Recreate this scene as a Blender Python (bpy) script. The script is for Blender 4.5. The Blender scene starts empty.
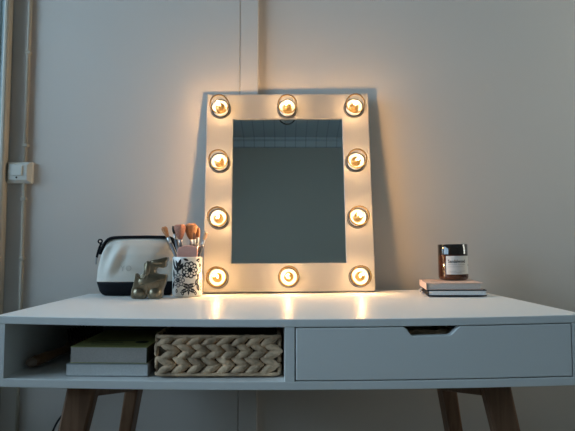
import bpy, bmesh, math, random
from mathutils import Vector, Matrix
random.seed(4)
S = bpy.context.scene
COL = S.collection
PI = math.pi
ZC = 0.876            # camera height
YC = -0.97            # camera y (desk front edge is y = 0)

# ------------------------------------------------------------------ materials
def mat(name, color, rough=0.5, metal=0.0, noise=None, bump=None, coat=0.0, spec=0.5):
    """noise = (scale, amount) value variation; bump = (scale, strength)"""
    m = bpy.data.materials.new(name); m.use_nodes = True
    nt = m.node_tree; b = nt.nodes['Principled BSDF']
    b.inputs['Base Color'].default_value = (*color, 1)
    b.inputs['Roughness'].default_value = rough
    b.inputs['Metallic'].default_value = metal
    b.inputs['Specular IOR Level'].default_value = spec
    b.inputs['Coat Weight'].default_value = coat
    tc = nt.nodes.new('ShaderNodeTexCoord')
    if noise:
        n = nt.nodes.new('ShaderNodeTexNoise'); n.inputs['Scale'].default_value = noise[0]
        n.inputs['Detail'].default_value = 4
        r = nt.nodes.new('ShaderNodeValToRGB')
        a = noise[1]
        r.color_ramp.elements[0].position = 0.3; r.color_ramp.elements[1].position = 0.7
        r.color_ramp.elements[0].color = (*[c * (1 - a) for c in color], 1)
        r.color_ramp.elements[1].color = (*[min(1, c * (1 + a)) for c in color], 1)
        nt.links.new(tc.outputs['Object'], n.inputs['Vector'])
        nt.links.new(n.outputs['Fac'], r.inputs['Fac'])
        nt.links.new(r.outputs['Color'], b.inputs['Base Color'])
    if bump:
        n = nt.nodes.new('ShaderNodeTexNoise'); n.inputs['Scale'].default_value = bump[0]
        n.inputs['Detail'].default_value = 3
        u = nt.nodes.new('ShaderNodeBump'); u.inputs['Strength'].default_value = bump[1]
        u.inputs['Distance'].default_value = 0.01
        nt.links.new(tc.outputs['Object'], n.inputs['Vector'])
        nt.links.new(n.outputs['Fac'], u.inputs['Height'])
        nt.links.new(u.outputs['Normal'], b.inputs['Normal'])
    return m

def wood(name, c1, c2, scale=(60, 60, 4), rough=0.5):
    m = bpy.data.materials.new(name); m.use_nodes = True
    nt = m.node_tree; b = nt.nodes['Principled BSDF']
    b.inputs['Roughness'].default_value = rough
    tc = nt.nodes.new('ShaderNodeTexCoord'); mp = nt.nodes.new('ShaderNodeMapping')
    mp.inputs['Scale'].default_value = scale
    n = nt.nodes.new('ShaderNodeTexNoise'); n.inputs['Scale'].default_value = 1.0
    n.inputs['Detail'].default_value = 5; n.inputs['Distortion'].default_value = 0.6
    r = nt.nodes.new('ShaderNodeValToRGB')
    r.color_ramp.elements[0].position = 0.32; r.color_ramp.elements[1].position = 0.68
    r.color_ramp.elements[0].color = (*c1, 1); r.color_ramp.elements[1].color = (*c2, 1)
    nt.links.new(tc.outputs['Object'], mp.inputs['Vector']); nt.links.new(mp.outputs['Vector'], n.inputs['Vector'])
    nt.links.new(n.outputs['Fac'], r.inputs['Fac']); nt.links.new(r.outputs['Color'], b.inputs['Base Color'])
    return m

def planks(name, color, axis, width, rough=0.5, gap=0.06, gapcol=0.35):
    """boards: thin dark joints every `width` metres along axis 0/1"""
    m = mat(name, color, rough); nt = m.node_tree; b = nt.nodes['Principled BSDF']
    tc = nt.nodes['Texture Coordinate'] if 'Texture Coordinate' in nt.nodes else nt.nodes.new('ShaderNodeTexCoord')
    sx = nt.nodes.new('ShaderNodeSeparateXYZ'); nt.links.new(tc.outputs['Object'], sx.inputs[0])
    d = nt.nodes.new('ShaderNodeMath'); d.operation = 'DIVIDE'; d.inputs[1].default_value = width
    nt.links.new(sx.outputs[axis], d.inputs[0])
    f = nt.nodes.new('ShaderNodeMath'); f.operation = 'FRACT'; nt.links.new(d.outputs[0], f.inputs[0])
    g = nt.nodes.new('ShaderNodeMath'); g.operation = 'LESS_THAN'; g.inputs[1].default_value = gap
    nt.links.new(f.outputs[0], g.inputs[0])
    mx = nt.nodes.new('ShaderNodeMix'); mx.data_type = 'RGBA'
    mx.inputs[6].default_value = (*color, 1); mx.inputs[7].default_value = (*[c * gapcol for c in color], 1)
    nt.links.new(g.outputs[0], mx.inputs[0]); nt.links.new(mx.outputs[2], b.inputs['Base Color'])
    return m

def emit(name, color, strength):
    m = bpy.data.materials.new(name); m.use_nodes = True; nt = m.node_tree
    nt.nodes.clear(); o = nt.nodes.new('ShaderNodeOutputMaterial'); e = nt.nodes.new('ShaderNodeEmission')
    e.inputs[0].default_value = (*color, 1); e.inputs[1].default_value = strength
    nt.links.new(e.outputs[0], o.inputs[0]); return m

def thin_glass(name, tint=(0.97, 0.97, 0.97), ior=1.45, rough=0.02):
    m = bpy.data.materials.new(name); m.use_nodes = True; nt = m.node_tree
    nt.nodes.clear(); o = nt.nodes.new('ShaderNodeOutputMaterial')
    t = nt.nodes.new('ShaderNodeBsdfTransparent'); t.inputs[0].default_value = (*tint, 1)
    g = nt.nodes.new('ShaderNodeBsdfGlossy'); g.inputs['Roughness'].default_value = rough
    f = nt.nodes.new('ShaderNodeFresnel'); f.inputs[0].default_value = ior
    x = nt.nodes.new('ShaderNodeMixShader')
    nt.links.new(f.outputs[0], x.inputs[0]); nt.links.new(t.outputs[0], x.inputs[1]); nt.links.new(g.outputs[0], x.inputs[2])
    nt.links.new(x.outputs[0], o.inputs[0]); return m

M = {}
M['wall'] = mat('wall_paint', (0.62, 0.575, 0.53), 0.75, bump=(9, 0.10))
M['wallfar'] = mat('far_wall_paint', (0.30, 0.29, 0.25), 0.8)
M['ceil'] = planks('ceiling_boards', (0.34, 0.385, 0.39), 0, 0.09, 0.6, 0.10, 0.74)
M['floor'] = planks('floor_boards', (0.20, 0.17, 0.14), 1, 0.14, 0.45, 0.04, 0.4)
M['trimw'] = mat('white_trim', (0.60, 0.62, 0.61), 0.5)
M['doorw'] = mat('door_paint', (0.55, 0.66, 0.70), 0.45)
M['beige'] = mat('beige_paint', (0.42, 0.375, 0.30), 0.5)
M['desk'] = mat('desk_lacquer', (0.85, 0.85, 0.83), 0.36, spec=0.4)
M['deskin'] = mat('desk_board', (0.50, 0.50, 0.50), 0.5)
M['leg'] = wood('walnut_leg', (0.17, 0.085, 0.045), (0.28, 0.15, 0.085))
M['board'] = mat('mirror_board', (0.33, 0.33, 0.325), 0.4)
M['boardback'] = mat('mirror_back', (0.10, 0.09, 0.08), 0.7)
M['mirror'] = mat('silvered_glass', (0.80, 0.86, 0.86), 0.015, 1.0)
M['glass'] = thin_glass('bulb_glass', ior=1.16)
M['pane'] = thin_glass('window_glass', (0.95, 0.97, 0.97))
M['filament'] = emit('filament_glow', (1.0, 0.57, 0.24), 760)
M['ceramic'] = mat('socket_ceramic', (0.85, 0.83, 0.78), 0.35)
M['ringshade'] = mat('ring_metal_and_shadow', (0.10, 0.095, 0.09), 0.45, 0.6)  # outer ring metal; the same dark tone paints the inner shadow ring
M['brass'] = mat('lamp_brass', (0.80, 0.52, 0.20), 0.3, 1.0)
M['canvas'] = mat('cream_canvas', (0.66, 0.62, 0.55), 0.85, bump=(260, 0.08))
M['canvastext'] = mat('debossed_canvas', (0.47, 0.44, 0.39), 0.85)
M['black'] = mat('black_fabric', (0.008, 0.009, 0.012), 0.85, spec=0.15)
M['blackg'] = mat('black_card', (0.008, 0.008, 0.010), 0.6, spec=0.2)
M['puller'] = mat('grey_cord', (0.35, 0.35, 0.34), 0.6)
M['bronze'] = mat('aged_brass', (0.23, 0.19, 0.13), 0.36, 1.0, noise=(45, 0.25))
M['pot'] = mat('white_glaze', (0.78, 0.77, 0.73), 0.2)
M['ink'] = mat('black_ink', (0.02, 0.022, 0.026), 0.25)
M['inkg'] = mat('grey_ink', (0.20, 0.21, 0.23), 0.25)
M['bpink'] = wood('pink_bristle', (0.30, 0.12, 0.08), (0.58, 0.28, 0.20), (900, 900, 40), 0.85)
M['btan'] = wood('tan_bristle', (0.34, 0.15, 0.07), (0.62, 0.33, 0.17), (900, 900, 40), 0.85)
M['bbrown'] = wood('brown_bristle', (0.24, 0.10, 0.05), (0.42, 0.20, 0.11), (900, 900, 40), 0.85)
M['bdark'] = mat('dark_bristle', (0.02, 0.018, 0.017), 0.7)
M['bcream'] = wood('cream_bristle', (0.50, 0.29, 0.16), (0.74, 0.50, 0.32), (900, 900, 40), 0.85)
M['handle'] = mat('slate_handle', (0.13, 0.14, 0.155), 0.35)
M['ferrule'] = mat('silver_ferrule', (0.62, 0.62, 0.63), 0.28, 1.0)
M['puff'] = mat('dusty_pink', (0.62, 0.33, 0.27), 0.75, bump=(120, 0.2))
M['page'] = mat('paper_pages', (0.50, 0.455, 0.42), 0.8, noise=(400, 0.08))
M['pagew'] = mat('pale_pages', (0.66, 0.66, 0.65), 0.8, noise=(300, 0.06))
M['pink'] = mat('blush_cover', (0.72, 0.50, 0.40), 0.55)
M['olive'] = mat('olive_cover', (0.34, 0.34, 0.12), 0.5)
M['dolive'] = mat('dark_print', (0.045, 0.05, 0.03), 0.5)
M['greyc'] = mat('grey_cover', (0.42, 0.43, 0.44), 0.5)
M['amber'] = mat('amber_glass_body', (0.055, 0.014, 0.005), 0.08, coat=0.6)
M['darkamber'] = mat('amber_glass_rim', (0.016, 0.012, 0.010), 0.08, coat=0.6)
M['wax'] = mat('candle_wax', (0.55, 0.45, 0.30), 0.5)
M['label'] = mat('label_paper', (0.62, 0.61, 0.58), 0.6)
M['print'] = mat('label_print', (0.05, 0.05, 0.05), 0.6)
M['printg'] = mat('label_print_grey', (0.33, 0.33, 0.32), 0.6)
M['straw'] = mat('water_hyacinth', (0.64, 0.44, 0.28), 0.7, noise=(40, 0.5), bump=(160, 0.3))
M['strawd'] = mat('basket_core', (0.10, 0.075, 0.05), 0.9)
M['bwood'] = wood('brush_wood', (0.20, 0.10, 0.05), (0.30, 0.16, 0.08), (20, 20, 20), 0.3)
M['bend'] = mat('brush_cap', (0.32, 0.23, 0.18), 0.3)
M['plastic'] = mat('switch_plastic', (0.62, 0.62, 0.57), 0.4)
M['rubber'] = mat('black_rubber', (0.02, 0.02, 0.02), 0.6)

# ------------------------------------------------------------------ helpers
def tag(o, label=None, cat=None, group=None, kind=None):
    if label: o['label'] = label
    if cat: o['category'] = cat
    if group: o['group'] = group
    if kind: o['kind'] = kind
    return o

def empty(name, loc, rot=(0, 0, 0)):
    o = bpy.data.objects.new(name, None); COL.objects.link(o)
    o.location = loc; o.rotation_euler = rot; o.empty_display_size = 0.02
    return o

def build(name, bm, mats, parent=None, smooth=False, bevel=0.0, seg=2, angle=35):
    me = bpy.data.meshes.new(name); bmesh.ops.recalc_face_normals(bm, faces=bm.faces[:])
    bm.to_mesh(me); bm.free()
    for m in (mats if isinstance(mats, (list, tuple)) else [mats]): me.materials.append(m)
    if smooth:
        for p in me.polygons: p.use_smooth = True
    o = bpy.data.objects.new(name, me); COL.objects.link(o)
    if parent: o.parent = parent
    if bevel:
        b = o.modifiers.new('bevel', 'BEVEL'); b.width = bevel; b.segments = seg
        b.limit_method = 'ANGLE'; b.angle_limit = math.radians(angle)
    return o

def box(bm, x0, x1, y0, y1, z0, z1, nx=1, ny=1, mi=0, fn=None):
    """axis box, front/back/top/bottom split nx times along x"""
    vs = {}
    def v(i, j, k):
        key = (i, j, k)
        if key not in vs:
            p = Vector((x0 + (x1 - x0) * i / nx, y0 + (y1 - y0) * j / ny, (z0, z1)[k]))
            vs[key] = bm.verts.new(fn(p) if fn else p)
        return vs[key]
    F = []
    for i in range(nx):
        for j in range(ny):
            for k in (0, 1):
                F.append(bm.faces.new([v(i, j, k), v(i + 1, j, k), v(i + 1, j + 1, k), v(i, j + 1, k)]))
        for j in (0, ny):
            F.append(bm.faces.new([v(i, j, 0), v(i + 1, j, 0), v(i + 1, j, 1), v(i, j, 1)]))
    for j in range(ny):
        for i in (0, nx):
            F.append(bm.faces.new([v(i, j, 0), v(i, j + 1, 0), v(i, j + 1, 1), v(i, j, 1)]))
    for f in F: f.material_index = mi
    return F

def lathe(bm, prof, n=32, M4=None, mi=0, closed_top=True, closed_bot=True, smooth=True):
    """prof = [(r, z)...] about local z"""
    rings = []
    for r, z in prof:
        if r < 1e-6:
            p = Vector((0, 0, z)); rings.append([bm.verts.new(M4 @ p if M4 else p)])
        else:
            ring = []
            for k in range(n):
                a = 2 * PI * k / n; p = Vector((r * math.cos(a), r * math.sin(a), z))
                ring.append(bm.verts.new(M4 @ p if M4 else p))
            rings.append(ring)
    for a, b in zip(rings, rings[1:]):
        if len(a) == 1 and len(b) == 1: continue
        for k in range(n):
            k2 = (k + 1) % n
            if len(a) == 1: f = bm.faces.new([a[0], b[k], b[k2]])
            elif len(b) == 1: f = bm.faces.new([a[k], a[k2], b[0]])
            else: f = bm.faces.new([a[k], a[k2], b[k2], b[k]])
            f.material_index = mi; f.smooth = smooth
    if closed_bot and len(rings[0]) > 1: bm.faces.new(rings[0]).material_index = mi
    if closed_top and len(rings[-1]) > 1: bm.faces.new(rings[-1]).material_index = mi

def tube(bm, pts, r, n=8, mi=0, closed=False):
    pts = [Vector(p) for p in pts]; L = len(pts); rings = []
    rr = r if isinstance(r, (list, tuple)) else [r] * L
    ref = Vector((0.13, 0.31, 0.94))
    for i, p in enumerate(pts):
        a = pts[(i - 1) % L] if (closed or i > 0) else p
        b = pts[(i + 1) % L] if (closed or i < L - 1) else p
        d = (b - a).normalized()
        u = d.cross(ref)
        if u.length < 1e-3: u = d.cross(Vector((1, 0, 0)))
        u.normalize(); w = d.cross(u)
        rings.append([bm.verts.new(p + (u * math.cos(2 * PI * k / n) + w * math.sin(2 * PI * k / n)) * rr[i]) for k in range(n)])
    seq = list(zip(rings, rings[1:])) + ([(rings[-1], rings[0])] if closed else [])
    for a, b in seq:
        for k in range(n):
            f = bm.faces.new([a[k], a[(k + 1) % n], b[(k + 1) % n], b[k]]); f.smooth = True; f.material_index = mi
    if not closed:
        bm.faces.new(rings[0]).material_index = mi; bm.faces.new(rings[-1]).material_index = mi

def spline(pts, n=8):
    P = [Vector(p) for p in pts]; P = [P[0]] + P + [P[-1]]; out = []
    for i in range(1, len(P) - 2):
        for k in range(n):
            t = k / n
            out.append(0.5 * ((2 * P[i]) + (P[i + 1] - P[i - 1]) * t + (2 * P[i - 1] - 5 * P[i] + 4 * P[i + 1] - P[i + 2]) * t * t
                              + (3 * P[i] - P[i - 1] - 3 * P[i + 1] + P[i + 2]) * t ** 3))
    out.append(P[-2]); return out

def prism(bm, outline, y0, y1, mi=0, fn=None):
    """outline in (x, z) extruded along y"""
    n = len(outline); f = fn or (lambda p: p)
    A = [bm.verts.new(f(Vector((x, y0, z)))) for x, z in outline]
    B = [bm.verts.new(f(Vector((x, y1, z)))) for x, z in outline]
    fs = [bm.faces.new(A), bm.faces.new(B)]
    for i in range(n): fs.append(bm.faces.new([A[i], A[(i + 1) % n], B[(i + 1) % n], B[i]]))
    for q in fs: q.material_index = mi

def text_polys(s, size, spacing=1.0, off=0.0):
    cu = bpy.data.curves.new('t', 'FONT'); cu.body = s; cu.size = size; cu.space_character = spacing
    cu.align_x = 'LEFT'; cu.offset = off; cu.resolution_u = 3
    o = bpy.data.objects.new('t', cu); COL.objects.link(o)
    dg = bpy.context.evaluated_depsgraph_get(); dg.update()
    me = bpy.data.meshes.new_from_object(o.evaluated_get(dg))
    V = [v.co.copy() for v in me.vertices]; F = [list(p.vertices) for p in me.polygons]
    bpy.data.objects.remove(o); bpy.data.curves.remove(cu); bpy.data.meshes.remove(me)
    return V, F

def copy_tree(o, parent=None):
    c = o.copy(); COL.objects.link(c)
    if parent: c.parent = parent
    for ch in [x for x in bpy.data.objects if x.parent == o]: copy_tree(ch, c)
    return c

# ------------------------------------------------------------------ room
WL = 0.5650           # face of the boarded left half of the back wall
WY = 0.584            # back wall plane
LX, RX, FY, H = -1.8, 1.9, -2.25, 2.56
def struct(name, bm, m, **k):
    return tag(build(name, bm, m, **k), kind='structure')
bm = bmesh.new()        # stepped: the left half stands 2 cm proud, with a board joint near its edge
prism(bm, [(LX - .1, WY + .1), (LX - .1, WL), (-.1345, WL), (-.1335, WL + .0025), (-.1315, WL + .0025), (-.1305, WL), (-.0795, WL), (-.0785, WL + .001), (-.0785, WY), (RX + .1, WY), (RX + .1, WY + .1)], 0, H,
      fn=lambda p: Vector((p.x, p.z, p.y)))
struct('wall_back', bm, M['wall'])
bm = bmesh.new(); box(bm, LX - .1, RX + .1, FY - .1, FY, 0, H); struct('wall_front', bm, M['wallfar'])
wy0, wy1, wz0, wz1 = -1.45, 0.46, 0.85, 2.25
vy0, vy1 = .0, .50
bm = bmesh.new()
box(bm, LX - .1, LX, FY, wy0, 0, H); box(bm, LX - .1, LX, wy1, WY, 0, H)
box(bm, LX - .1, LX, wy0, wy1, 0, wz0); box(bm, LX - .1, LX, wy0, wy1, wz1, H)
struct('wall_left', bm, M['wallfar'])
bm = bmesh.new()
box(bm, RX, RX + .1, FY, vy0, 0, H); box(bm, RX, RX + .1, vy1, WY, 0, H)
box(bm, RX, RX + .1, vy0, vy1, 0, wz0); box(bm, RX, RX + .1, vy0, vy1, wz1, H)
struct('wall_right', bm, M['wallfar'])
bm = bmesh.new(); box(bm, LX - .1, RX + .1, FY - .1, WY + .1, -.1, 0); struct('floor', bm, M['floor'])
bm = bmesh.new(); box(bm, LX - .1, RX + .1, FY - .1, WY + .1, H, H + .1); struct('ceiling', bm, M['ceil'])
# cornice on the far wall, baseboard, batten on the back wall
bm = bmesh.new(); prism(bm, [(FY, H - .07), (FY + .015, H - .07), (FY + .04, H - .03), (FY + .06, H - .02), (FY + .06, H), (FY, H)], LX, RX,
                        fn=lambda p: Vector((p.y, p.x, p.z)))
struct('trim_1', bm, M['ceil'])
bm = bmesh.new(); box(bm, -.0783, RX, WY - .012, WY, 0, .08); box(bm, -.78, -.0785, WL - .012, WL, 0, .08)
struct('baseboard_back', bm, M['trimw'], bevel=.003)
# windows in the left and right walls
def window(name, x, y0, y1):
    w = tag(empty(name, (x, (y0 + y1) / 2, wz0)), kind='structure')
    hw = (y1 - y0) / 2; hh = wz1 - wz0
    bm = bmesh.new()
    box(bm, -.04, .04, -hw, -hw + .06, 0, hh); box(bm, -.04, .04, hw - .06, hw, 0, hh)
    box(bm, -.04, .04, -hw + .06, hw - .06, 0, .06); box(bm, -.04, .04, -hw + .06, hw - .06, hh - .06, hh)
    box(bm, -.03, .03, -.02, .02, .06, hh - .06)
    build('window_frame', bm, M['trimw'], w, bevel=.003)
    for s in (-1, 1):
        bm = bmesh.new(); a, b = sorted((s * .02, s * (hw - .06))); box(bm, -.003, .003, a, b, .06, hh - .06)
        build('pane', bm, M['pane'], w)
window('window_1', LX - .05, wy0, wy1)
window('window_2', RX + .05, vy0, vy1)
# door at the far left of the back wall
d = tag(empty('door_1', (-1.25, WL, 0)), kind='structure')
bm = bmesh.new()
def casing(xa, xb, yd): xa = xa * .988 + .005; xb = xb * .988 + .005; box(bm, xa + 1.25, xb + 1.25, -yd, 0, 0, 2.1)
casing(-.8455, -.8300, .030)
build('casing_bead', bm, M['beige'], d, bevel=.005)
bm = bmesh.new()
casing(-.862, -.8458, .016); casing(-.900, -.862, .022); casing(-1.66, -1.60, .022)
box(bm, -.35, .35, -.022, 0, 2.04, 2.1)
build('door_frame', bm, M['doorw'], d, bevel=.004)
bm = bmesh.new(); box(bm, -.348, .348, -.010, 0, 0.005, 2.035)
box(bm, -.25, .25, -.016, -.010, .2, .9); box(bm, -.25, .25, -.016, -.010, 1.05, 1.9)
build('door_leaf', bm, M['doorw'], d, bevel=.003)
bm = bmesh.new(); tube(bm, [(-.28, -.010, 1.0), (-.28, -.05, 1.0), (-.20, -.05, 1.0)], .009)
build('door_handle', bm, M['ferrule'], d)

# ------------------------------------------------------------------ desk (slightly sagging and twisted old top)
XL, XR, DEP = -.5316, .560, .530
def lift(x, y):
    u = min(1, max(0, (x - XL) / (XR - XL))); v = min(1, max(0, y / DEP))
    front = -.1238 + .0015 * u - .0078 * 4 * u * (1 - u)
    back = -.1297 + .0125 * u
    return front * (1 - v) + back * v
def ztop(x, y): return ZC + lift(x, y)
Z0 = -.1238
def warp(p):          # p: x, y, z with z relative to the undeformed top
    return Vector((p.x - .026 * p.y / DEP, p.y, ZC + p.z + lift(p.x, p.y)))
desk = tag(empty('desk', (0, .26, 0)), 'long white lacquered writing desk with open compartment, drawer and wooden splayed legs', 'desk')
def dpart(name, bm, m, parent=None, **k):
    o = build(name, bm, m, None, **k); o.parent = parent or desk
    o.matrix_parent_inverse = Matrix.Translation((0, -.26, 0)); return o
TT = .0148
bm = bmesh.new(); box(bm, XL, XR, 0, DEP, -TT, 0, 24, 6, fn=warp); dpart('tabletop', bm, M['desk'], bevel=.0015)
B0 = -.1290           # underside
BT = -.1135           # bottom board top face
bm = bmesh.new(); box(bm, XL, XR, 0.001, DEP - .004, B0, BT, 24, 1, fn=warp); dpart('bottom_board', bm, M['desk'], bevel=.0012)
for a, b in ((XL, XL + .0185), (XR - .0265, XR)):
    bm = bmesh.new(); box(bm, a, b, .001, DEP - .004, BT, -TT, 1, 1, fn=warp); dpart('side_panel', bm, M['desk'])
bm = bmesh.new(); box(bm, .0019, .0195, .001, DEP - .02, BT, -TT, 1, 1, fn=warp); dpart('divider', bm, M['desk'])
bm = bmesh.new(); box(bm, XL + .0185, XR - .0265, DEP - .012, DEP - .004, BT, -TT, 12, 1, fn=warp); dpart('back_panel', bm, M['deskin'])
# drawer: front with a trapezoid finger slot cut into the upper edge
dx0, dx1 = .0222, .5318
dz0, dz1 = -.1115, -.0164
bm = bmesh.new()
top = []
def seg(a, b, n): return [a + (b - a) * i / n for i in range(n)]
ca, cb, cc, cd, cz = .2215, .2395, .3060, .3270, -.0325
outl = [(dx0, dz0)] + [(x, dz0) for x in seg(dx0, dx1, 12)[1:]] + [(dx1, dz0), (dx1, dz1)] + [(x, dz1) for x in seg(dx1, cd, 5)[1:]] + \
       [(cd, dz1), (cd - .005, dz1 - .003), (cc + .005, cz + .002), (cc, cz), (cb, cz), (cb - .005, cz + .002), (ca + .005, dz1 - .003), (ca, dz1)] + [(x, dz1) for x in seg(ca, dx0, 5)[1:]] + [(dx0, dz1)]
prism(bm, outl, .0005, .0165, fn=warp)
drawer = dpart('drawer', bm, M['desk'], bevel=.0012)
bm = bmesh.new()
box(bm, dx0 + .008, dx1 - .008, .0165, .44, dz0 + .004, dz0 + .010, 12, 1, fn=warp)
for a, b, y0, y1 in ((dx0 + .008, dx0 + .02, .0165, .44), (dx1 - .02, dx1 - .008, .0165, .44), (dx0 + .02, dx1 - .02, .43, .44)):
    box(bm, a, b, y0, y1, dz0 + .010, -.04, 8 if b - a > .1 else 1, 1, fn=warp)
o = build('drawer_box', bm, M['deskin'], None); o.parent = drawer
# legs
def leg(x, y, hw_, hd, lean_x, lean_y, m, bev):
    """top centre at the underside, splayed down to the floor"""
    zt = ZC + B0 + lift(x, y) + .004
    k = zt / .6
    bm = bmesh.new()
    vs = []
    for z, sc, t in ((zt, 1, 0), (0, .62, 1)):
        cx = x + lean_x * t * k; cy = y + lean_y * t * k
        vs.append([bm.verts.new((cx + sx * hw_ * sc, cy + sy * hd * sc, z)) for sx, sy in ((-1, -1), (1, -1), (1, 1), (-1, 1))])
    bm.faces.new(vs[0]); bm.faces.new(vs[1])
    for i in range(4): bm.faces.new([vs[0][i], vs[0][(i + 1) % 4], vs[1][(i + 1) % 4], vs[1][i]])
    return dpart('leg', bm, m, bevel=bev)
leg(-.3985, .105, .0300, .017, -.118, -.03, M['leg'], .005)
leg(.4225, .105, .0285, .017, .118, -.03, M['leg'], .005)
leg(-.3690, .400, .0180, .034, -.105, .05, M['leg'], .004)
leg(.4030, .400, .0200, .034, .105, .05, M['leg'], .004)
for x in (-.402, .424):
    bm = bmesh.new(); s = -1 if x < 0 else 1
    zu = ZC + B0 + lift(x, .2) + .004
    vs = [bm.verts.new((x + dx * .011 - s * .012 , y, z)) for dx in (-1, 1) for y, z in ((.110, zu), (.400, zu), (.400, ZC - .367), (.110, ZC - .300))]
    bm.faces.new(vs[:4]); bm.faces.new(vs[4:])
    for i in range(4): bm.faces.new([vs[i], vs[(i + 1) % 4], vs[4 + (i + 1) % 4], vs[4 + i]])
    dpart('leg_rail', bm, M['leg'], bevel=.002)

# ------------------------------------------------------------------ vanity mirror with ten bulbs
LEAN = math.radians(7.2); MW, ML, MT = .238, .579, .020
mx, my = .0145, .470
mir = tag(empty('vanity_mirror', (mx, my, ztop(mx, my + .02) + .0046), (-LEAN, -.0075, 0)),
          'large white framed vanity mirror with ten glowing bulbs leaning on the wall', 'mirror')
ox0, ox1, oz0, oz1 = -.1604, .1600, .0787, .5023
bm = bmesh.new()      # one frame: ring of quads front/back + walls
def ring(x0, x1, z0, z1, y): return [bm.verts.new((x, y, z)) for x, z in ((x0, z0), (x1, z0), (x1, z1), (x0, z1))]
of, ob = ring(-MW, MW, 0, ML, 0), ring(-MW, MW, 0, ML, MT)
nf, nb = ring(ox0, ox1, oz0, oz1, 0), ring(ox0, ox1, oz0, oz1, MT)
for i in range(4):
    j = (i + 1) % 4
    bm.faces.new([of[i], of[j], nf[j], nf[i]]); bm.faces.new([ob[i], ob[j], nb[j], nb[i]])
    bm.faces.new([of[i], of[j], ob[j], ob[i]]); bm.faces.new([nf[i], nf[j], nb[j], nb[i]])
build('frame', bm, M['board'], mir, bevel=.0018)
bm = bmesh.new(); box(bm, ox0 + .0002, ox1 - .0002, .006, .010, oz0 + .0002, oz1 - .0002); build('mirror_glass', bm, M['mirror'], mir)
bm = bmesh.new(); box(bm, ox0 + .0002, ox1 - .0002, .012, .018, oz0 + .0002, oz1 - .0002); build('back_board', bm, M['boardback'], mir)
RX90 = Matrix.Rotation(PI / 2, 4, 'X')           # local z -> -y (out of the board)
def make_bulb():
    bm = bmesh.new()
    prof = [(.0130, .0105)]
    c, R = .0375, .0282
    for k in range(15):
        a = -PI / 2 + .50 + (PI - .50) * k / 14
        prof.append((max(0, R * math.cos(a)), c + R * math.sin(a)))
    prof[-1] = (0, c + R)
    lathe(bm, prof, 36, RX90, closed_bot=False)
    b = build('light_bulb', bm, M['glass'], mir)
    bm = bmesh.new()
    for R_, q_ in ((.0248, .0010), (.0291, .0007)):       # inner ring: painted-in shadow round the socket; outer ring: dark metal rim
        lathe(bm, [(R_ - q_, 0), (R_ - q_, .0012), (R_ - q_ * .4, .0020), (R_ + q_ * .4, .0020), (R_ + q_, .0012), (R_ + q_, 0)], 44, RX90, closed_top=False, closed_bot=False)
    build('collar_and_shadow', bm, M['ringshade'], b)
    bm = bmesh.new()
    lathe(bm, [(.0226, .0), (.0226, .0120), (.0220, .0130), (.0210, .0130), (.0120, .0100), (.0, .0100)], 44, RX90, closed_bot=False)
    build('socket', bm, M['ceramic'], b)
    bm = bmesh.new()
    lathe(bm, [(.0125, .0103), (.0128, .0125), (.0105, .0150), (.0060, .0155), (.0030, .018), (.0026, .034), (.0, .035)], 28, RX90, closed_bot=False)
    build('bulb_base', bm, M['brass'], b)
    bm = bmesh.new()
    pts = []
    for i in range(9):                             # zig-zag hairpin filament round the stem
        a = -.55 + i / 8 * 1.1 * PI
        d_ = .0520 if i % 2 else .0400
        pts.append((.0050 * math.cos(a), -d_, .0050 * math.sin(a)))
    tube(bm, pts, .00065, 5)
    build('filament', bm, M['filament'], b)
    return b
bulb = make_bulb()
spots = [(x, z) for x in (-.1965, .1945) for z in (.0396, .2045, .3684, .5328)] + [(-.0012, .0396), (-.0012, .5318)]
for i, (x, z) in enumerate(spots):
    b = bulb if i == 0 else copy_tree(bulb, mir)
    b.location = (x, -.0003, z)
    b.rotation_euler = (0, i * 1.3, 0)

# ------------------------------------------------------------------ wash bag
bx, by = -.4010, .473
bag = tag(empty('wash_bag', (bx, by, ztop(bx, by) + .001), (0, math.radians(-.6), 0)), 'cream canvas wash bag with black base and black zip at the left of the desk', 'toiletry bag')
def sect(z):
    K = [(0, .090, .030, 3), (.003, .0955, .040, 3), (.012, .1005, .050, 3.2), (.037, .1085, .056, 3), (.075, .1065, .053, 2.8), (.110, .100, .043, 2.6), (.135, .091, .027, 2.4), (.150, .083, .013, 2.2), (.154, .080, .008, 2.2)]
    for a, b in zip(K, K[1:]):
        if z <= b[0] + 1e-9:
            t = (z - a[0]) / (b[0] - a[0]); return [a[i] + (b[i] - a[i]) * t for i in (1, 2, 3)]
    return K[-1][1:]
def bagpt(z, th, grow=0.0):
    a, b, e = sect(z); c, s = math.cos(th), math.sin(th)
    x = (a + grow) * math.copysign(abs(c) ** (2 / e), c); y = (b + grow) * math.copysign(abs(s) ** (2 / e), s)
    if x > 0: x += x * .35 * max(0, z - .04)
    if z > .042 and grow == 0:    # tucked folds at the ends of the canvas
        t = min(1, (z - .042) / .03) * min(1, max(0, (.152 - z) / .03))
        for fx, fz, w_, amp in ((-.074, .112, .014, -.018), (-.052, .095, .013, .012), (-.086, .085, .011, .007), (-.034, .085, .012, -.005), (.08, .10, .02, -.01), (-.01, .09, .03, .003)):
            g = math.exp(-((x - fx - .35 * (z - fz)) / w_) ** 2 - ((z - fz) / .045) ** 2) * t
            y += amp * -1 * g * (1 if y < 0 else -1)
    return Vector((x, y, z))
def bagloft(zs, n=72):
    bm = bmesh.new(); R = [[bm.verts.new(bagpt(z, 2 * PI * k / n)) for k in range(n)] for z in zs]
    for a, b in zip(R, R[1:]):
        for k in range(n): bm.faces.new([a[k], a[(k + 1) % n], b[(k + 1) % n], b[k]]).smooth = True
    bm.faces.new(R[0]); bm.faces.new(R[-1]); return bm
build('body', bagloft([.0380 + i * (.154 - .0380) / 27 for i in range(28)]), M['canvas'], bag)
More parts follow.
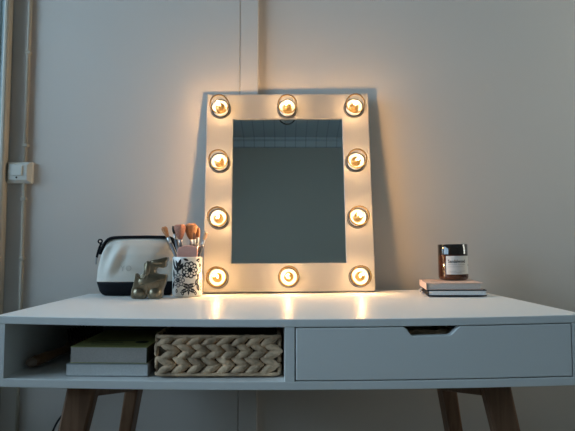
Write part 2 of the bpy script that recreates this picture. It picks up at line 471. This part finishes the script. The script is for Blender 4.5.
build('base', bagloft([0, .0015, .003, .006, .009, .012, .02, .03, .0377]), M['black'], bag)
bm = bmesh.new()      # zip band over the top and down both ends
zp = spline([(-.1050, 0, .112), (-.0985, 0, .126), (-.090, 0, .142), (-.076, 0, .1540), (-.05, 0, .157), (0, 0, .1575), (.05, 0, .157), (.086, 0, .1545), (.098, 0, .142), (.1120, 0, .112)], 6)
R = []
for i, p in enumerate(zp):
    d_ = (zp[min(i + 1, len(zp) - 1)] - zp[max(i - 1, 0)]).normalized(); nrm = Vector((-d_.z, 0, d_.x))
    R.append([bm.verts.new(p + nrm * a + Vector((0, b, 0))) for a, b in ((-.003, -.012), (.002, -.012), (.0045, -.007), (.0045, .007), (.002, .012), (-.003, .012))])
for a, b in zip(R, R[1:]):
    for k in range(6): bm.faces.new([a[k], a[(k + 1) % 6], b[(k + 1) % 6], b[k]]).smooth = True
bm.faces.new(R[0]); bm.faces.new(R[-1])
build('zip', bm, M['black'], bag)
bm = bmesh.new()
tube(bm, [(-.1035 + .0055 * math.cos(a), -.006, .147 + .005 * math.sin(a)) for a in [i * PI / 6 for i in range(12)]], .0022, 6, closed=True)
tube(bm, spline([(-.100, -.006, .143), (-.104, -.008, .132), (-.109, -.008, .115), (-.112, -.008, .103)]), .0032, 6)
pull = build('zip_pull', bm, M['black'], bag)
bm = bmesh.new(); tube(bm, spline([(-.112, -.008, .104), (-.1135, -.008, .094), (-.1135, -.008, .084)]), .0030, 6)
tag(build('pull_tab', bm, M['puller'], pull), 'pale grey cord end')
# letters that show beside the figurine
for s_, x0_ in (('Y', -.0330), ('O', -.0185), ('A', .0520)):
    bm = bmesh.new()
    V, F = text_polys(s_, .0205)
    vs = []
    for v in V:
        x, z = x0_ + v.x, .067 + v.y
        # find the canvas front at this x, z
        a, b, e = sect(z); cx = max(-1, min(1, abs(x) / a)); yy = -b * (1 - cx ** e) ** (1 / e)
        th = None
        q = Vector((x, yy, z)); 
        for fx, fz, w_, amp in ((-.074, .112, .014, -.018), (-.052, .095, .013, .012), (-.086, .085, .011, .007), (-.034, .085, .012, -.005), (.08, .10, .02, -.01), (-.01, .09, .03, .003)):
            t = min(1, (z - .042) / .03)
            q.y += -amp * math.exp(-((x - fx - .35 * (z - fz)) / w_) ** 2 - ((z - fz) / .045) ** 2) * t
        vs.append(bm.verts.new(q + Vector((0, -.0012, 0))))
    for f in F:
        try: bm.faces.new([vs[i] for i in f])
        except ValueError: pass
    build('letter', bm, M['canvastext'], bag)

# ------------------------------------------------------------------ small brass animal figurine
fx, fy = -.3445, .360
fig = []
k = .000352
OUT = [(66, 352), (70, 318), (80, 285), (88, 250), (92, 215), (97, 200), (106, 212), (120, 224), (138, 220), (152, 200), (157, 172), (155, 145), (160, 126), (186, 117), (225, 106), (265, 97),
       (300, 88), (318, 83), (324, 92), (318, 112), (309, 122), (312, 140), (306, 155), (294, 162), (262, 158), (240, 164), (231, 180), (236, 198), (258, 207), (292, 208), (315, 213), (318, 230), (309, 262), (297, 295),
       (285, 325), (286, 360), (280, 378), (262, 382), (215, 382), (192, 378), (186, 362), (181, 352), (175, 362), (168, 378), (148, 382), (92, 382), (72, 378)]
bm = bmesh.new()
prism(bm, [((x - 180) * k, max(0, (382 - z) * k)) for x, z in OUT], -.013, .013)
# strap groove ridge running across the body and round knees
def ridge(pts, r): tube(bm, [((x - 180) * k, -.0150 if 200 < z < 350 else -.0130, (382 - z) * k) for x, z, w_ in pts], r, 8)
ridge([(84, 300, .95), (130, 288, 1.02), (190, 270, 1.0), (250, 252, .93), (306, 236, .80)], .0020)
ridge([(160, 132, .62), (176, 160, .70), (182, 200, .80), (184, 240, .9), (184, 345, 1.0)], .0016)
ridge([(100, 205, .75), (128, 238, .85), (160, 236, .85), (176, 205, .8)], .0018)
for cx_, cz_, rx, rz, yd, ry in ((124, 340, 46, 40, -.0095, .0100), (236, 340, 46, 40, -.0095, .0100), (195, 262, 92, 70, -.0085, .0085), (182, 170, 26, 60, -.0085, .0075), (250, 120, 56, 20, -.0085, .0070)):
    lathe(bm, [(1e-9, -1)] + [(math.cos(a), math.sin(a)) for a in [(-PI / 2 + PI * i / 8) for i in range(1, 8)]] + [(1e-9, 1)], 20,
          Matrix.Translation(((cx_ - 180) * k, yd, (382 - cz_) * k)) @ Matrix.Diagonal((rx * k, ry, rz * k, 1)))
figo = build('animal_figurine', bm, M['bronze'], None, smooth=True, bevel=.0055, seg=4, angle=50)
figo.location = (fx, fy, ztop(fx, fy) + .0004)
tag(figo, 'small dull brass animal figurine with stubby feet in front of the wash bag', 'figurine')

# ------------------------------------------------------------------ floral pot
px_, py_ = -.2565, .420
PR, PH = .0390, .1040
pz = ztop(px_, py_) + .0006
bm = bmesh.new()
lathe(bm, [(0, 0), (.033, 0), (.0365, .0012), (.0385, .005), (PR, .010), (PR, PH - .002), (PR - .0008, PH), (PR - .003, PH), (PR - .0036, PH - .002), (PR - .0036, .008), (0, .006)], 64, mi=0)
def decal(poly, mi, lay):
    """polygon in (arc, z), fan-filled and wrapped on the pot"""
    def w3(s, z):
        r = PR + .00025 * lay; a = (s + .0075) / PR
        return Vector((r * math.sin(a), -r * math.cos(a), z))
    c = (sum(p[0] for p in poly) / len(poly), sum(p[1] for p in poly) / len(poly))
    V = [bm.verts.new(w3(*p)) for p in poly]; C_ = bm.verts.new(w3(*c))
    for i in range(len(V)):
        bm.faces.new([C_, V[i], V[(i + 1) % len(V)]]).material_index = mi
def ell(cx, cz, a, b, ang=0, n=14):
    ca, sa = math.cos(ang), math.sin(ang)
    return [(cx + a * math.cos(t) * ca - b * math.sin(t) * sa, cz + a * math.cos(t) * sa + b * math.sin(t) * ca) for t in [2 * PI * i / n for i in range(n)]]
def leaf(cx, cz, L_, w_, ang):
    ca, sa = math.cos(ang), math.sin(ang); P = [(-L_, 0), (-L_ * .5, w_ * .8), (0, w_), (L_ * .5, w_ * .7), (L_, 0), (L_ * .5, -w_ * .7), (0, -w_), (-L_ * .5, -w_ * .8)]
    return [(cx + x * ca - z * sa, cz + x * sa + z * ca) for x, z in P]
def rosette(cx, cz, R, n, dark, mid):
    for i in range(n):
        a = 2 * PI * i / n; decal(ell(cx + R * .68 * math.cos(a), cz + R * .68 * math.sin(a), R * .36, R * .34, a), dark, 1)
    for i in range(n):
        a = 2 * PI * i / n; decal(ell(cx + R * .70 * math.cos(a), cz + R * .70 * math.sin(a), R * .185, R * .165, a), 0, 2)
    decal(ell(cx, cz, R * .62, R * .62), dark, 3); 
    for i in range(n):
        a = 2 * PI * (i + .5) / n; decal(ell(cx + R * .44 * math.cos(a), cz + R * .44 * math.sin(a), R * .15, R * .10, a), 0, 4)
    decal(ell(cx, cz, R * .30, R * .30), mid, 5); decal(ell(cx, cz, R * .14, R * .14), dark, 6)
for base_s in (0, 2 * PI * PR * .5):
    rosette(.0062 + base_s, .0705, .0215, 9, 1, 1)
    rosette(-.0255 + base_s, .0440, .0185, 8, 2, 1)
    for cx, cz, a in ((-.030, .085, 2.0), (-.022, .088, 1.2), (-.038, .077, 2.3), (-.018, .078, 1.0), (-.028, .072, 1.6), (-.044, .088, 1.9)):
        decal(leaf(cx + base_s, cz, .0125, .0046, a), 1, 1)
    for cx, cz, L_, w_, a in ((.010, .030, .0125, .0045, .25), (-.004, .030, .0115, .0045, PI - .35), (.013, .017, .011, .004, -.45), (-.008, .017, .011, .004, PI + .45),
                              (.003, .020, .014, .0022, PI / 2), (.026, .040, .010, .004, 1.2), (.030, .025, .010, .004, 1.9)):
        decal(leaf(cx + base_s, cz, L_ * 1.12, w_ * 1.35, a), 1, 1); decal(leaf(cx + base_s, cz, L_ * .6, w_ * .4, a), 2, 2)
    for cx, cz, L_, w_, a in ((-.043, .060, .012, .005, 1.7), (-.045, .030, .012, .005, 1.3), (-.012, .055, .007, .0035, .5), (.031, .052, .010, .0045, 2.2), (.029, .096, .008, .0035, .4), (-.005, .097, .008, .0032, 2.8)):
        decal(leaf(cx + base_s, cz, L_, w_, a), 1, 1)
    for cx, cz in ((.034, .060), (.036, .082), (.031, .094), (-.030, .016), (-.012, .010), (.022, .010)):
        decal(ell(cx + base_s, cz, .0036, .005), 1, 1); decal(ell(cx + base_s, cz, .0013, .002), 0, 2)
    for i in range(9): decal(leaf(.041 + .001 * (i % 2), .018 + i * .008, .0050, .0024, .6 if i % 2 else -.6), 2, 1)
pot = build('brush_pot', bm, [M['pot'], M['ink'], M['inkg']])
pot.location = (px_, py_, pz)
tag(pot, 'white ceramic pot with black flower print holding the makeup brushes', 'pot')

# ------------------------------------------------------------------ makeup brushes standing in the pot
def unit(px, py, D):        # photo pixel + distance -> world point, used once to read off the tips
    f = 520; th = math.atan(32.7 / 520); yaw = math.atan(3.5 / 520)
    u = (px - 287.5) / f; v = (215.5 - py) / f
    x, y, z = u, math.cos(th) - math.sin(th) * v, math.sin(th) + math.cos(th) * v
    X = x * math.cos(yaw) + y * math.sin(yaw); Y = -x * math.sin(yaw) + y * math.cos(yaw)
    t = D / Y
    return Vector((X * t, YC + D, ZC + z * t))
BR = 'makeup brushes in the floral pot'
def brush(tip, foot, head, hr, hl, bm_, label, flat=1.0, taper=.5, hand='handle', hrad=.0039, ferr=.016):
    """tip: world point of the bristle top; foot: (dx, dy) inside the pot floor"""
    F = Vector((px_ + foot[0], py_ + foot[1], pz + .0105)); T = Vector(tip)
    Lg = (T - F).length; q = (T - F).to_track_quat('Z', 'Y')
    r = empty('makeup_brush', F, q.to_euler())
    tag(r, label, 'makeup brush', BR)
    h0 = Lg - hl
    bm = bmesh.new(); lathe(bm, [(hrad * .45, 0), (hrad * .8, .004), (hrad, h0 * .5), (hrad * 1.05, h0 - ferr)], 14); build('handle', bm, M[hand], r)
    Fl = Matrix.Diagonal((1, flat, 1, 1))
    e = max(hrad * 1.05, hr * taper)
    bm = bmesh.new(); lathe(bm, [(hrad * 1.1, h0 - ferr), (hrad * 1.25, h0 - ferr * .6), (e, h0 + .001)], 18, Matrix.Diagonal((1, 1 - (1 - flat) * .5, 1, 1))); build('ferrule', bm, M['ferrule'], r)
    bm = bmesh.new()
    if head == 'dome': P = [(e * .97, h0), (hr * .60, h0 + hl * .22), (hr * .84, h0 + hl * .50), (hr, h0 + hl * .78), (hr * .90, h0 + hl * .91), (hr * .55, h0 + hl * .985), (0, h0 + hl)]
    elif head == 'flat': P = [(e * .97, h0), (hr * .95, h0 + hl * .4), (hr, h0 + hl * .85), (hr * .94, h0 + hl * .97), (hr * .6, h0 + hl), (0, h0 + hl)]
    else: P = [(e * .95, h0), (hr, h0 + hl * .35), (hr * .85, h0 + hl * .65), (hr * .4, h0 + hl * .92), (0, h0 + hl)]
    lathe(bm, P, 36, Fl)
    jit = [1 + random.uniform(-.09, .06) for _ in range(36)]
    bm.verts.ensure_lookup_table()
    for v in bm.verts:                              # ragged tufts towards the tip
        if abs(v.co.x) + abs(v.co.y) > 1e-6:
            t = (v.co.z - h0) / hl; q_ = jit[int((math.atan2(v.co.y, v.co.x) + PI) / (2 * PI) * 36) % 36]
            f_ = 1 + (q_ - 1) * min(1, t * 1.6); v.co.x *= f_; v.co.y *= f_; v.co.z += (q_ - 1) * .02 * t
    build('bristles', bm, M[bm_], r, smooth=True)
    return r
D0 = 1.41
brush(unit(163.6, 227.0, 1.386), (.012, -.0085), 'dome', .0105, .031, 'btan', 'makeup brush leaning out furthest to the left, round tan head and grey handle', .8)
brush(unit(179.5, 224.4, 1.395), (-.012, .009), 'dome', .0176, .040, 'bpink', 'large fluffy makeup brush with a rosy pink head left of the big tan one', .9, .32)
brush(unit(191.2, 223.6, 1.416), (.007, .020), 'dome', .0190, .043, 'btan', 'large fluffy makeup brush with a rounded tan head right of the rosy pink one', .9, .30)
brush(unit(198.6, 227.4, 1.420), (.015, .0165), 'taper', .0064, .028, 'btan', 'slim makeup brush with pale handle and tapered tan tip right of the big fluffy heads', .8, .5, 'ferrule')
brush(unit(206.2, 232.8, 1.394), (.002, -.002), 'flat', .0088, .020, 'bcream', 'makeup brush leaning out to the right with a flat pale top', .6)
brush(unit(172.8, 225.6, 1.410), (-.004, .016), 'taper', .0060, .024, 'bdark', 'slim makeup brush with black bristles behind the rosy pink head', .7)
brush(unit(194.6, 232.0, 1.391), (.0125, .0095), 'taper', .0046, .020, 'bbrown', 'small brown tipped makeup brush in front of the big tan head', .8)
brush(unit(199.8, 246.5, 1.406), (.022, .008), 'flat', .0046, .017, 'btan', 'short orange tipped makeup brush just above the pot rim beside the pink pad', .8, .6)
# dusty pink pad in front of the handles
pa = empty('makeup_pad', (px_ + .0020, py_ - .0215, pz + .0088), (math.radians(-4), 0, 0))
tag(pa, 'dusty pink rounded makeup pad standing at the front of the floral pot', 'makeup pad')
pad = []
bm = bmesh.new()
hwp, ht = .0270, .1252
o_ = [(-.022, .062), (.022, .062)] + [(hwp, .098), (hwp, .112)] + [(hwp - .006 + .006 * math.cos(a), ht - .0085 + .006 * math.sin(a)) for a in (0, .5, 1.0, 1.57)] + \
     [(.012, ht - .0005), (0, ht), (-.012, ht - .001)] + [(-hwp + .010 - .010 * math.sin(a), ht - .0135 + .010 * math.cos(a)) for a in (0, .5, 1.0, 1.57)] + [(-hwp, .098)]
prism(bm, o_, -.004, .004)
build('pad', bm, M['puff'], pa, bevel=.003, seg=3)
bm = bmesh.new(); prism(bm, [(-.018, 0), (.018, 0), (.022, .0615), (-.022, .0615)], -.003, .003); build('holder', bm, M['handle'], pa, bevel=.001)

# ------------------------------------------------------------------ notebook, pink book and candle
nx, ny = .4410, .400
tilt = -math.atan((ztop(.5, ny) - ztop(.38, ny)) / .12)
zt = ztop(nx, ny) + .0019
nb = tag(empty('notebook', (nx, ny, zt), (0, tilt, math.radians(-9))), 'black covered notebook at the bottom of the small stack under the candle', 'notebook')
def bookparts(root, w_, d_, t_, ct, cover, page, over=.002, spine_left=True):
    bm = bmesh.new()
    box(bm, -w_ / 2, w_ / 2, -d_ / 2, d_ / 2, 0, ct); box(bm, -w_ / 2, w_ / 2, -d_ / 2, d_ / 2, t_ - ct, t_)
    box(bm, -w_ / 2, -w_ / 2 + ct, -d_ / 2, d_ / 2, ct, t_ - ct)
    build('cover', bm, cover, root, bevel=.0006)
    bm = bmesh.new(); box(bm, -w_ / 2 + ct + .0001, w_ / 2 - over * 1.6, -d_ / 2 + over, d_ / 2 - over, ct + .0001, t_ - ct - .0001)
    build('pages', bm, page, root)
bookparts(nb, .1410, .152, .0150, .0022, M['blackg'], M['pagew'], .0015)
bm = bmesh.new()      # pale ribbon loop sticking out of the spine
tube(bm, spline([(-.0735, .010, .003), (-.0790, .012, .004), (-.0800, .013, .010), (-.0745, .012, .0125)]), .0022, 6)
tag(build('ribbon_loop', bm, M['page'], nb), 'grey loop at the spine')
pk = tag(empty('hardback_book', (nx - .0050, ny + .006, zt + .0154), (0, tilt, math.radians(-8.5))), 'blush pink book lying on the black notebook with the candle on it', 'book')
bookparts(pk, .1380, .154, .0168, .0016, M['pink'], M['page'], .004)
for x0_, x1_, y_ in ((-.050, -.036, -.030), (-.052, -.040, -.024), (.052, .060, -.045)):
    bm = bmesh.new(); box(bm, x0_, x1_, y_, y_ + .002, .0168, .0170); build('printed_line', bm, M['print'], pk)
cx_, cy_ = .4580, .4400
cz_ = zt + .0154 + .0168 + math.tan(-tilt) * (cx_ - nx) + .0006
cd = tag(empty('candle', (cx_, cy_, cz_), (0, tilt, 0)), 'amber glass jar candle with a white label on top of the pink book', 'candle')
CR, CH = .0388, .0960
bm = bmesh.new()
lathe(bm, [(0, 0), (.030, 0), (.0350, .0012), (.0378, .0045), (CR, .010), (CR, .068)], 64, mi=0, closed_top=False)
lathe(bm, [(CR, .068), (CR, CH - .001), (CR - .001, CH), (CR - .0028, CH), (CR - .0034, CH - .002), (CR - .0034, .066)], 64, mi=1, closed_top=False, closed_bot=False)
bmesh.ops.remove_doubles(bm, verts=bm.verts[:], dist=1e-6)
build('jar', bm, [M['amber'], M['darkamber']], cd)
bm = bmesh.new(); lathe(bm, [(0, .058), (CR - .0036, .058), (CR - .0036, .0645), (0, .066)], 40); build('wax', bm, M['wax'], cd)
bm = bmesh.new(); tube(bm, [(0, 0, .0655), (.001, 0, .074)], .0009, 6); build('wick', bm, M['rubber'], cd)
def wrap(s, z, off): a = s / CR; return Vector(((CR + off) * math.sin(a), -(CR + off) * math.cos(a), z))
bm = bmesh.new()
A0, A1, LZ0, LZ1 = -.0297, .0410, .0165, .0650
for i in range(24):
    s0, s1 = A0 + (A1 - A0) * i / 24, A0 + (A1 - A0) * (i + 1) / 24
    q = [bm.verts.new(wrap(s, z, .0004)) for s, z in ((s0, LZ0), (s1, LZ0), (s1, LZ1), (s0, LZ1))]
    bm.faces.new(q).smooth = True
bmesh.ops.remove_doubles(bm, verts=bm.verts[:], dist=1e-6)
lab = tag(build('label', bm, M['label'], cd), 'white paper label')
bm = bmesh.new()
V, F = text_polys('Sandalwood', .0092, 1.06, .00022)
vs = [bm.verts.new(wrap(-.0245 + v.x * .98, 0.0468 + v.y * 1.35, .0008)) for v in V]
for f in F:
    try: bm.faces.new([vs[i] for i in f])
    except ValueError: pass
def dash(s0, s1, z, t, mi):
    for i in range(6):
        a, b = s0 + (s1 - s0) * i / 6, s0 + (s1 - s0) * (i + 1) / 6
        bm.faces.new([bm.verts.new(wrap(s, zz, .0008)) for s, zz in ((a, z), (b, z), (b, z + t), (a, z + t))]).material_index = mi
for s0, s1, z, t, mi in ((-.0245, -.002, .0415, .0011, 1), (.001, .022, .0415, .0011, 1), (-.0245, .014, .0360, .0009, 1), (-.0245, -.004, .0245, .0010, 1), (.004, .022, .0245, .0010, 1), (-.0245, .010, .0205, .0009, 1)):
    dash(s0, s1, z, t, mi)
P = [wrap(.0370 + .0017 * math.cos(a), .0405 + .0022 * math.sin(a), .0008) for a in [i * PI / 5 for i in range(10)]]
bm.faces.new([bm.verts.new(p) for p in P])
build('printing', bm, [M['print'], M['printg']], lab)

# ------------------------------------------------------------------ inside the open compartment
def zsh(x, y): return ZC + BT + lift(x, y)
b1x, b1y = -.3350, .128
b1 = tag(empty('book', (b1x, b1y, zsh(b1x, b1y) + .0009), (0, .010, math.radians(.8))), 'thick pale book lowest in the open desk compartment', 'book', None)
def paperback(root, w_, d_, t_, cover, spine, page):
    bm = bmesh.new()
    box(bm, -w_ / 2, w_ / 2, -d_ / 2, d_ / 2, 0, .0010); box(bm, -w_ / 2, w_ / 2, -d_ / 2, d_ / 2, t_ - .0010, t_)
    build('cover', bm, cover, root)
    bm = bmesh.new(); box(bm, w_ / 2 - .0012, w_ / 2, -d_ / 2, d_ / 2, .0011, t_ - .0011); build('spine', bm, spine, root)
    bm = bmesh.new(); box(bm, -w_ / 2 + .0006, w_ / 2 - .0014, -d_ / 2 + .0008, d_ / 2 - .0008, .0011, t_ - .0011); build('pages', bm, page, root)
paperback(b1, .1530, .200, .0225, M['greyc'], M['greyc'], M['pagew'])
b2 = tag(empty('book', (b1x + .0020, b1y + .004, zsh(b1x, b1y) + .0009 + .0230), (0, .010, math.radians(.3))), 'thick book with olive green cover on top of the pale one in the compartment', 'book')
paperback(b2, .1450, .198, .0305, M['olive'], M['dolive'], M['page'])
for r_, (x0_, x1_) in enumerate(((-.045, .020), (-.050, .012), (-.048, .03))):
    bm = bmesh.new(); box(bm, x0_, x1_, -.072 + r_ * .020, -.067 + r_ * .020, .0305, .0307); build('printed_line', bm, M['dolive'], b2)
bm = bmesh.new(); lathe(bm, [(0, 0), (.013, 0), (.013, .0003), (0, .0003)], 18, Matrix.Translation((.048, -.045, .0305))); build('printed_spot', bm, M['dolive'], b2)

# woven basket
bkx0, bkx1, bky0, bky1, bh = -.2440, -.0115, .0260, .2000, .0770
bc = ((bkx0 + bkx1) / 2, (bky0 + bky1) / 2)
bsk = tag(empty('woven_basket', (bc[0], bc[1], zsh(*bc) + .0018), (0, .0074, .032)), 'low brown braided water hyacinth basket in the open desk compartment', 'basket')
hw_, hd_ = (bkx1 - bkx0) / 2, (bky1 - bky0) / 2
bm = bmesh.new()
def lump(c, L_, W_, T_, ang, face):
    """leaf shaped strand piece on the basket's face: 0 front 1 right 2 back 3 left"""
    ca, sa = math.cos(ang), math.sin(ang); nU, nV = 8, 6; R = []
    for i in range(nU + 1):
        u = -1 + 2 * i / nU; w_ = W_ * max(.12, (1 - abs(u) ** 2.2)) ** .75
        ring_ = []
        for j in range(nV):
            a = 2 * PI * j / nV
            lx, lz, ly = u * L_, w_ * math.cos(a), T_ * math.sin(a) * (w_ / W_)
            s = c[0] + lx * ca - lz * sa; z = c[1] + lx * sa + lz * ca; o_ = ly
            if face == 0: p = (s, -hd_ + .004 - o_ - .003, z)
            elif face == 2: p = (-s, hd_ - .004 + o_ + .003, z)
            elif face == 1: p = (hw_ - .004 + o_ + .003, s, z)
            else: p = (-hw_ + .004 - o_ - .003, -s, z)
            ring_.append(bm.verts.new(p))
        R.append(ring_)
    for a, b in zip(R, R[1:]):
        for j in range(nV): bm.faces.new([a[j], a[(j + 1) % nV], b[(j + 1) % nV], b[j]]).smooth = True
    bm.faces.new(R[0]); bm.faces.new(R[-1])
rows = 5; rh = (bh - .012) / rows
for face, half in ((0, hw_), (1, hd_), (2, hw_), (3, hd_)):
    ncol = max(4, int(round(half * 2 / .0290)))
    st = 2 * (half - .006) / ncol
    for r_ in range(rows):
        for c_ in range(ncol):
            s = -half + .006 + (c_ + .5) * st + (.4 * st if (r_ // 2) % 2 else 0) * .6 + random.uniform(-.0012, .0012)
            s = max(-half + .011, min(half - .011, s))
            ang = (.45 if r_ % 2 else -.45) * (-1) + random.uniform(-.08, .08)
            lump((s, .008 + (r_ + .5) * rh), min(.0220, st * .74), .0080, .0062 * random.uniform(.85, 1.1), ang, face)
build('weave', bm, M['straw'], bsk)
bm = bmesh.new()
for z in (.0042, bh - .003):
    q = []; rr = .012
    for cx, cy, a0 in ((hw_ - rr, hd_ - rr, 0), (-hw_ + rr, hd_ - rr, PI / 2), (-hw_ + rr, -hd_ + rr, PI), (hw_ - rr, -hd_ + rr, 1.5 * PI)):
        for i in range(5): q.append((cx + rr * math.cos(a0 + i * PI / 8), cy + rr * math.sin(a0 + i * PI / 8), z))
    tube(bm, q, .0036, 8, closed=True)
build('rim', bm, M['straw'], bsk)
bm = bmesh.new()
t = .004
box(bm, -hw_ + t, hw_ - t, -hd_ + t, hd_ - t, .002, .006)
for a in ((-hw_ + t, hw_ - t, -hd_ + t, -hd_ + t + .003), (-hw_ + t, hw_ - t, hd_ - t - .003, hd_ - t), (-hw_ + t, -hw_ + t + .003, -hd_ + t + .003, hd_ - t - .003), (hw_ - t - .003, hw_ - t, -hd_ + t + .003, hd_ - t - .003)):
    box(bm, *a, .006, bh - .004)
build('liner', bm, M['strawd'], bsk)

# hairbrush lying in the dark corner of the compartment
hx, hy = -.5000, .072
hb = tag(empty('hairbrush', (hx, hy, zsh(hx, hy) + .0135), (math.radians(2), 0, math.radians(-11))), 'dark wooden hairbrush lying in the shadowed left corner of the compartment', 'hairbrush')
bm = bmesh.new()
MY = Matrix.Rotation(-PI / 2, 4, 'X')
lathe(bm, [(.0105, .008), (.0125, .02), (.0118, .05), (.0090, .085), (.0085, .11), (.012, .135)], 20, MY @ Matrix.Diagonal((1, .85, 1, 1)))
build('handle', bm, M['bwood'], hb, smooth=True)
bm = bmesh.new(); lathe(bm, [(0, -.006), (.004, -.0052), (.0072, -.003), (.0093, .001), (.0103, .005), (.0105, .0079)], 20, MY @ Matrix.Diagonal((1, .85, 1, 1)))
tag(build('end_cap', bm, M['bend'], hb, smooth=True), 'pale rounded end')
bm = bmesh.new()
P = [(0, -1)] + [(math.cos(a), math.sin(a)) for a in [-PI / 2 + PI * i / 10 for i in range(1, 10)]] + [(0, 1)]
lathe(bm, P, 24, Matrix.Translation((0, .195, .002)) @ Matrix.Diagonal((.034, .066, .011, 1)))
build('head', bm, M['bwood'], hb, smooth=True)
bm = bmesh.new()
for i in range(-3, 4):
    for j in range(-5, 6):
        x, y = i * .008, j * .010
        if (x / .029) ** 2 + (y / .058) ** 2 < 1:
            tube(bm, [(x, .195 + y, .008), (x * 1.1, .195 + y, .034)], .0011, 5)
tag(build('bristles', bm, M['blackg'], hb), kind='stuff')

# brown woven pouch glimpsed through the drawer's finger slot
px2, py2 = .275, .075
pc = tag(empty('woven_pouch', (px2, py2, ZC + dz0 + .0105 + lift(px2, py2) + .004)), 'brown woven pouch glimpsed through the finger slot of the drawer', 'pouch')
bm = bmesh.new()
for r_ in range(5):
    q = []
    a_, b_ = .070 - .004 * r_, .045 - .004 * r_
    for i in range(40):
        t = 2 * PI * i / 40
        q.append((a_ * math.copysign(abs(math.cos(t)) ** .6, math.cos(t)), b_ * math.copysign(abs(math.sin(t)) ** .6, math.sin(t)), .0078 + r_ * .0132 + .0025 * math.sin(i * PI / 2)))
    tube(bm, q, .0074, 8, closed=True)
build('weave', bm, M['straw'], pc)
bm = bmesh.new(); box(bm, -.058, .058, -.034, .034, .002, .058); build('filling', bm, M['strawd'], pc, bevel=.006)

# ------------------------------------------------------------------ light switch and conduit on the wall
sx, sz = -.7780, ZC + .2215
sw = tag(empty('light_switch', (sx, WL, sz)), 'square white surface mounted light switch on the wall at the left', 'light switch')
bm = bmesh.new()
def frus(a0, a1, b0, b1, y0, c0, c1, e0, e1, y1):
    A = [bm.verts.new(p) for p in ((a0, y0, b0), (a1, y0, b0), (a1, y0, b1), (a0, y0, b1))]
    B = [bm.verts.new(p) for p in ((c0, y1, e0), (c1, y1, e0), (c1, y1, e1), (c0, y1, e1))]
    bm.faces.new(A); bm.faces.new(B)
    for i in range(4): bm.faces.new([A[i], A[(i + 1) % 4], B[(i + 1) % 4], B[i]])
frus(-.0365, .0365, -.0315, .0315, 0, -.0365, .0365, -.0315, .0315, -.011)
build('back_box', bm, M['plastic'], sw, bevel=.001)
bm = bmesh.new(); frus(-.0365, .0365, -.0315, .0315, -.0112, -.0270, .0255, -.0215, .0240, -.020)
build('face_plate', bm, M['plastic'], sw, bevel=.001)
bm = bmesh.new(); frus(-.0185, .0125, -.0100, .0200, -.0201, -.0180, .0120, -.0095, .0195, -.0230)
build('rocker', bm, M['plastic'], sw, bevel=.001)
bm = bmesh.new(); lathe(bm, [(0, 0), (.0026, 0), (.0026, .001), (0, .001)], 14, Matrix.Translation((-.0040, -.0201, -.0150)) @ RX90)
tag(build('indicator', bm, M['rubber'], sw), 'small black hole')
for za, zb, nm in ((sz + .0318, H - .001, 'upper'), (.082, sz - .0318, 'lower')):
    c = tag(empty('conduit', (-.7640, WL, za)), 'thin beige painted pipe running %s the light switch' % ('up the wall from' if nm == 'upper' else 'down the wall behind the desk from'), 'pipe', 'wall conduit')
    bm = bmesh.new(); tube(bm, [(0, -.0075, 0), (0, -.0075, zb - za)], .0055, 12); build('pipe', bm, M['beige'], c)
    clips = [.05, .33, .62] if nm == 'upper' else [zb - za - .045, zb - za - .22, zb - za - .52, .15]
    for zc in clips:
        bm = bmesh.new()
        box(bm, -.0075, .0075, -.0145, -.0001, zc - .005, zc + .005)
        build('clip', bm, M['beige'], c, bevel=.002)

# power cord from the back of the mirror down the wall
bm = bmesh.new()
tube(bm, spline([(-.10, .5220, .810), (-.12, .5450, .760), (-.22, .5480, .60), (-.42, .5480, .50), (-.575, .5480, .440), (-.640, .5480, .390), (-.665, .5480, .31), (-.66, .5450, .15), (-.64, .53, .022), (-.58, .50, .0055), (-.40, .47, .0045)], 8), .0028, 8)
tag(build('power_cord', bm, M['rubber']), 'thin black power cord hanging down behind the left desk leg', 'cord')

# ------------------------------------------------------------------ light
wd = bpy.data.worlds.new('World'); S.world = wd; wd.use_nodes = True
bg = wd.node_tree.nodes['Background']; bg.inputs[0].default_value = (.55, .75, 1, 1); bg.inputs[1].default_value = 1.0
def daylight(name, loc, rot, sx, sy, col, e):
    l = bpy.data.lights.new(name, 'AREA'); l.shape = 'RECTANGLE'; l.size = sx; l.size_y = sy; l.color = col; l.energy = e
    o = bpy.data.objects.new(name, l); COL.objects.link(o); o.location = loc; o.rotation_euler = rot
daylight('left_daylight', (LX - .16, (wy0 + wy1) / 2, (wz0 + wz1) / 2), (0, -PI / 2, 0), wz1 - wz0, wy1 - wy0, (.55, .78, 1.0), 66)
daylight('right_daylight', (RX + .16, (vy0 + vy1) / 2, (wz0 + wz1) / 2), (0, PI / 2, 0), wz1 - wz0, vy1 - vy0, (1.0, .94, .79), 22)

# ------------------------------------------------------------------ camera and colour
cam = bpy.data.cameras.new('camera'); cam.sensor_width = 36; cam.lens = 520 / 575 * 36
cam.clip_start = .01
co = bpy.data.objects.new('camera', cam); COL.objects.link(co)
co.location = (0, YC, ZC)
co.rotation_euler = (PI / 2 + math.atan(32.7 / 520), 0, -math.atan(3.5 / 520))
S.camera = co
vs_ = S.view_settings
S.display_settings.display_device = 'sRGB'
vs_.view_transform = 'Standard'; vs_.look = 'None'; vs_.gamma = 1; vs_.use_curve_mapping = False
vs_.exposure = 0.0
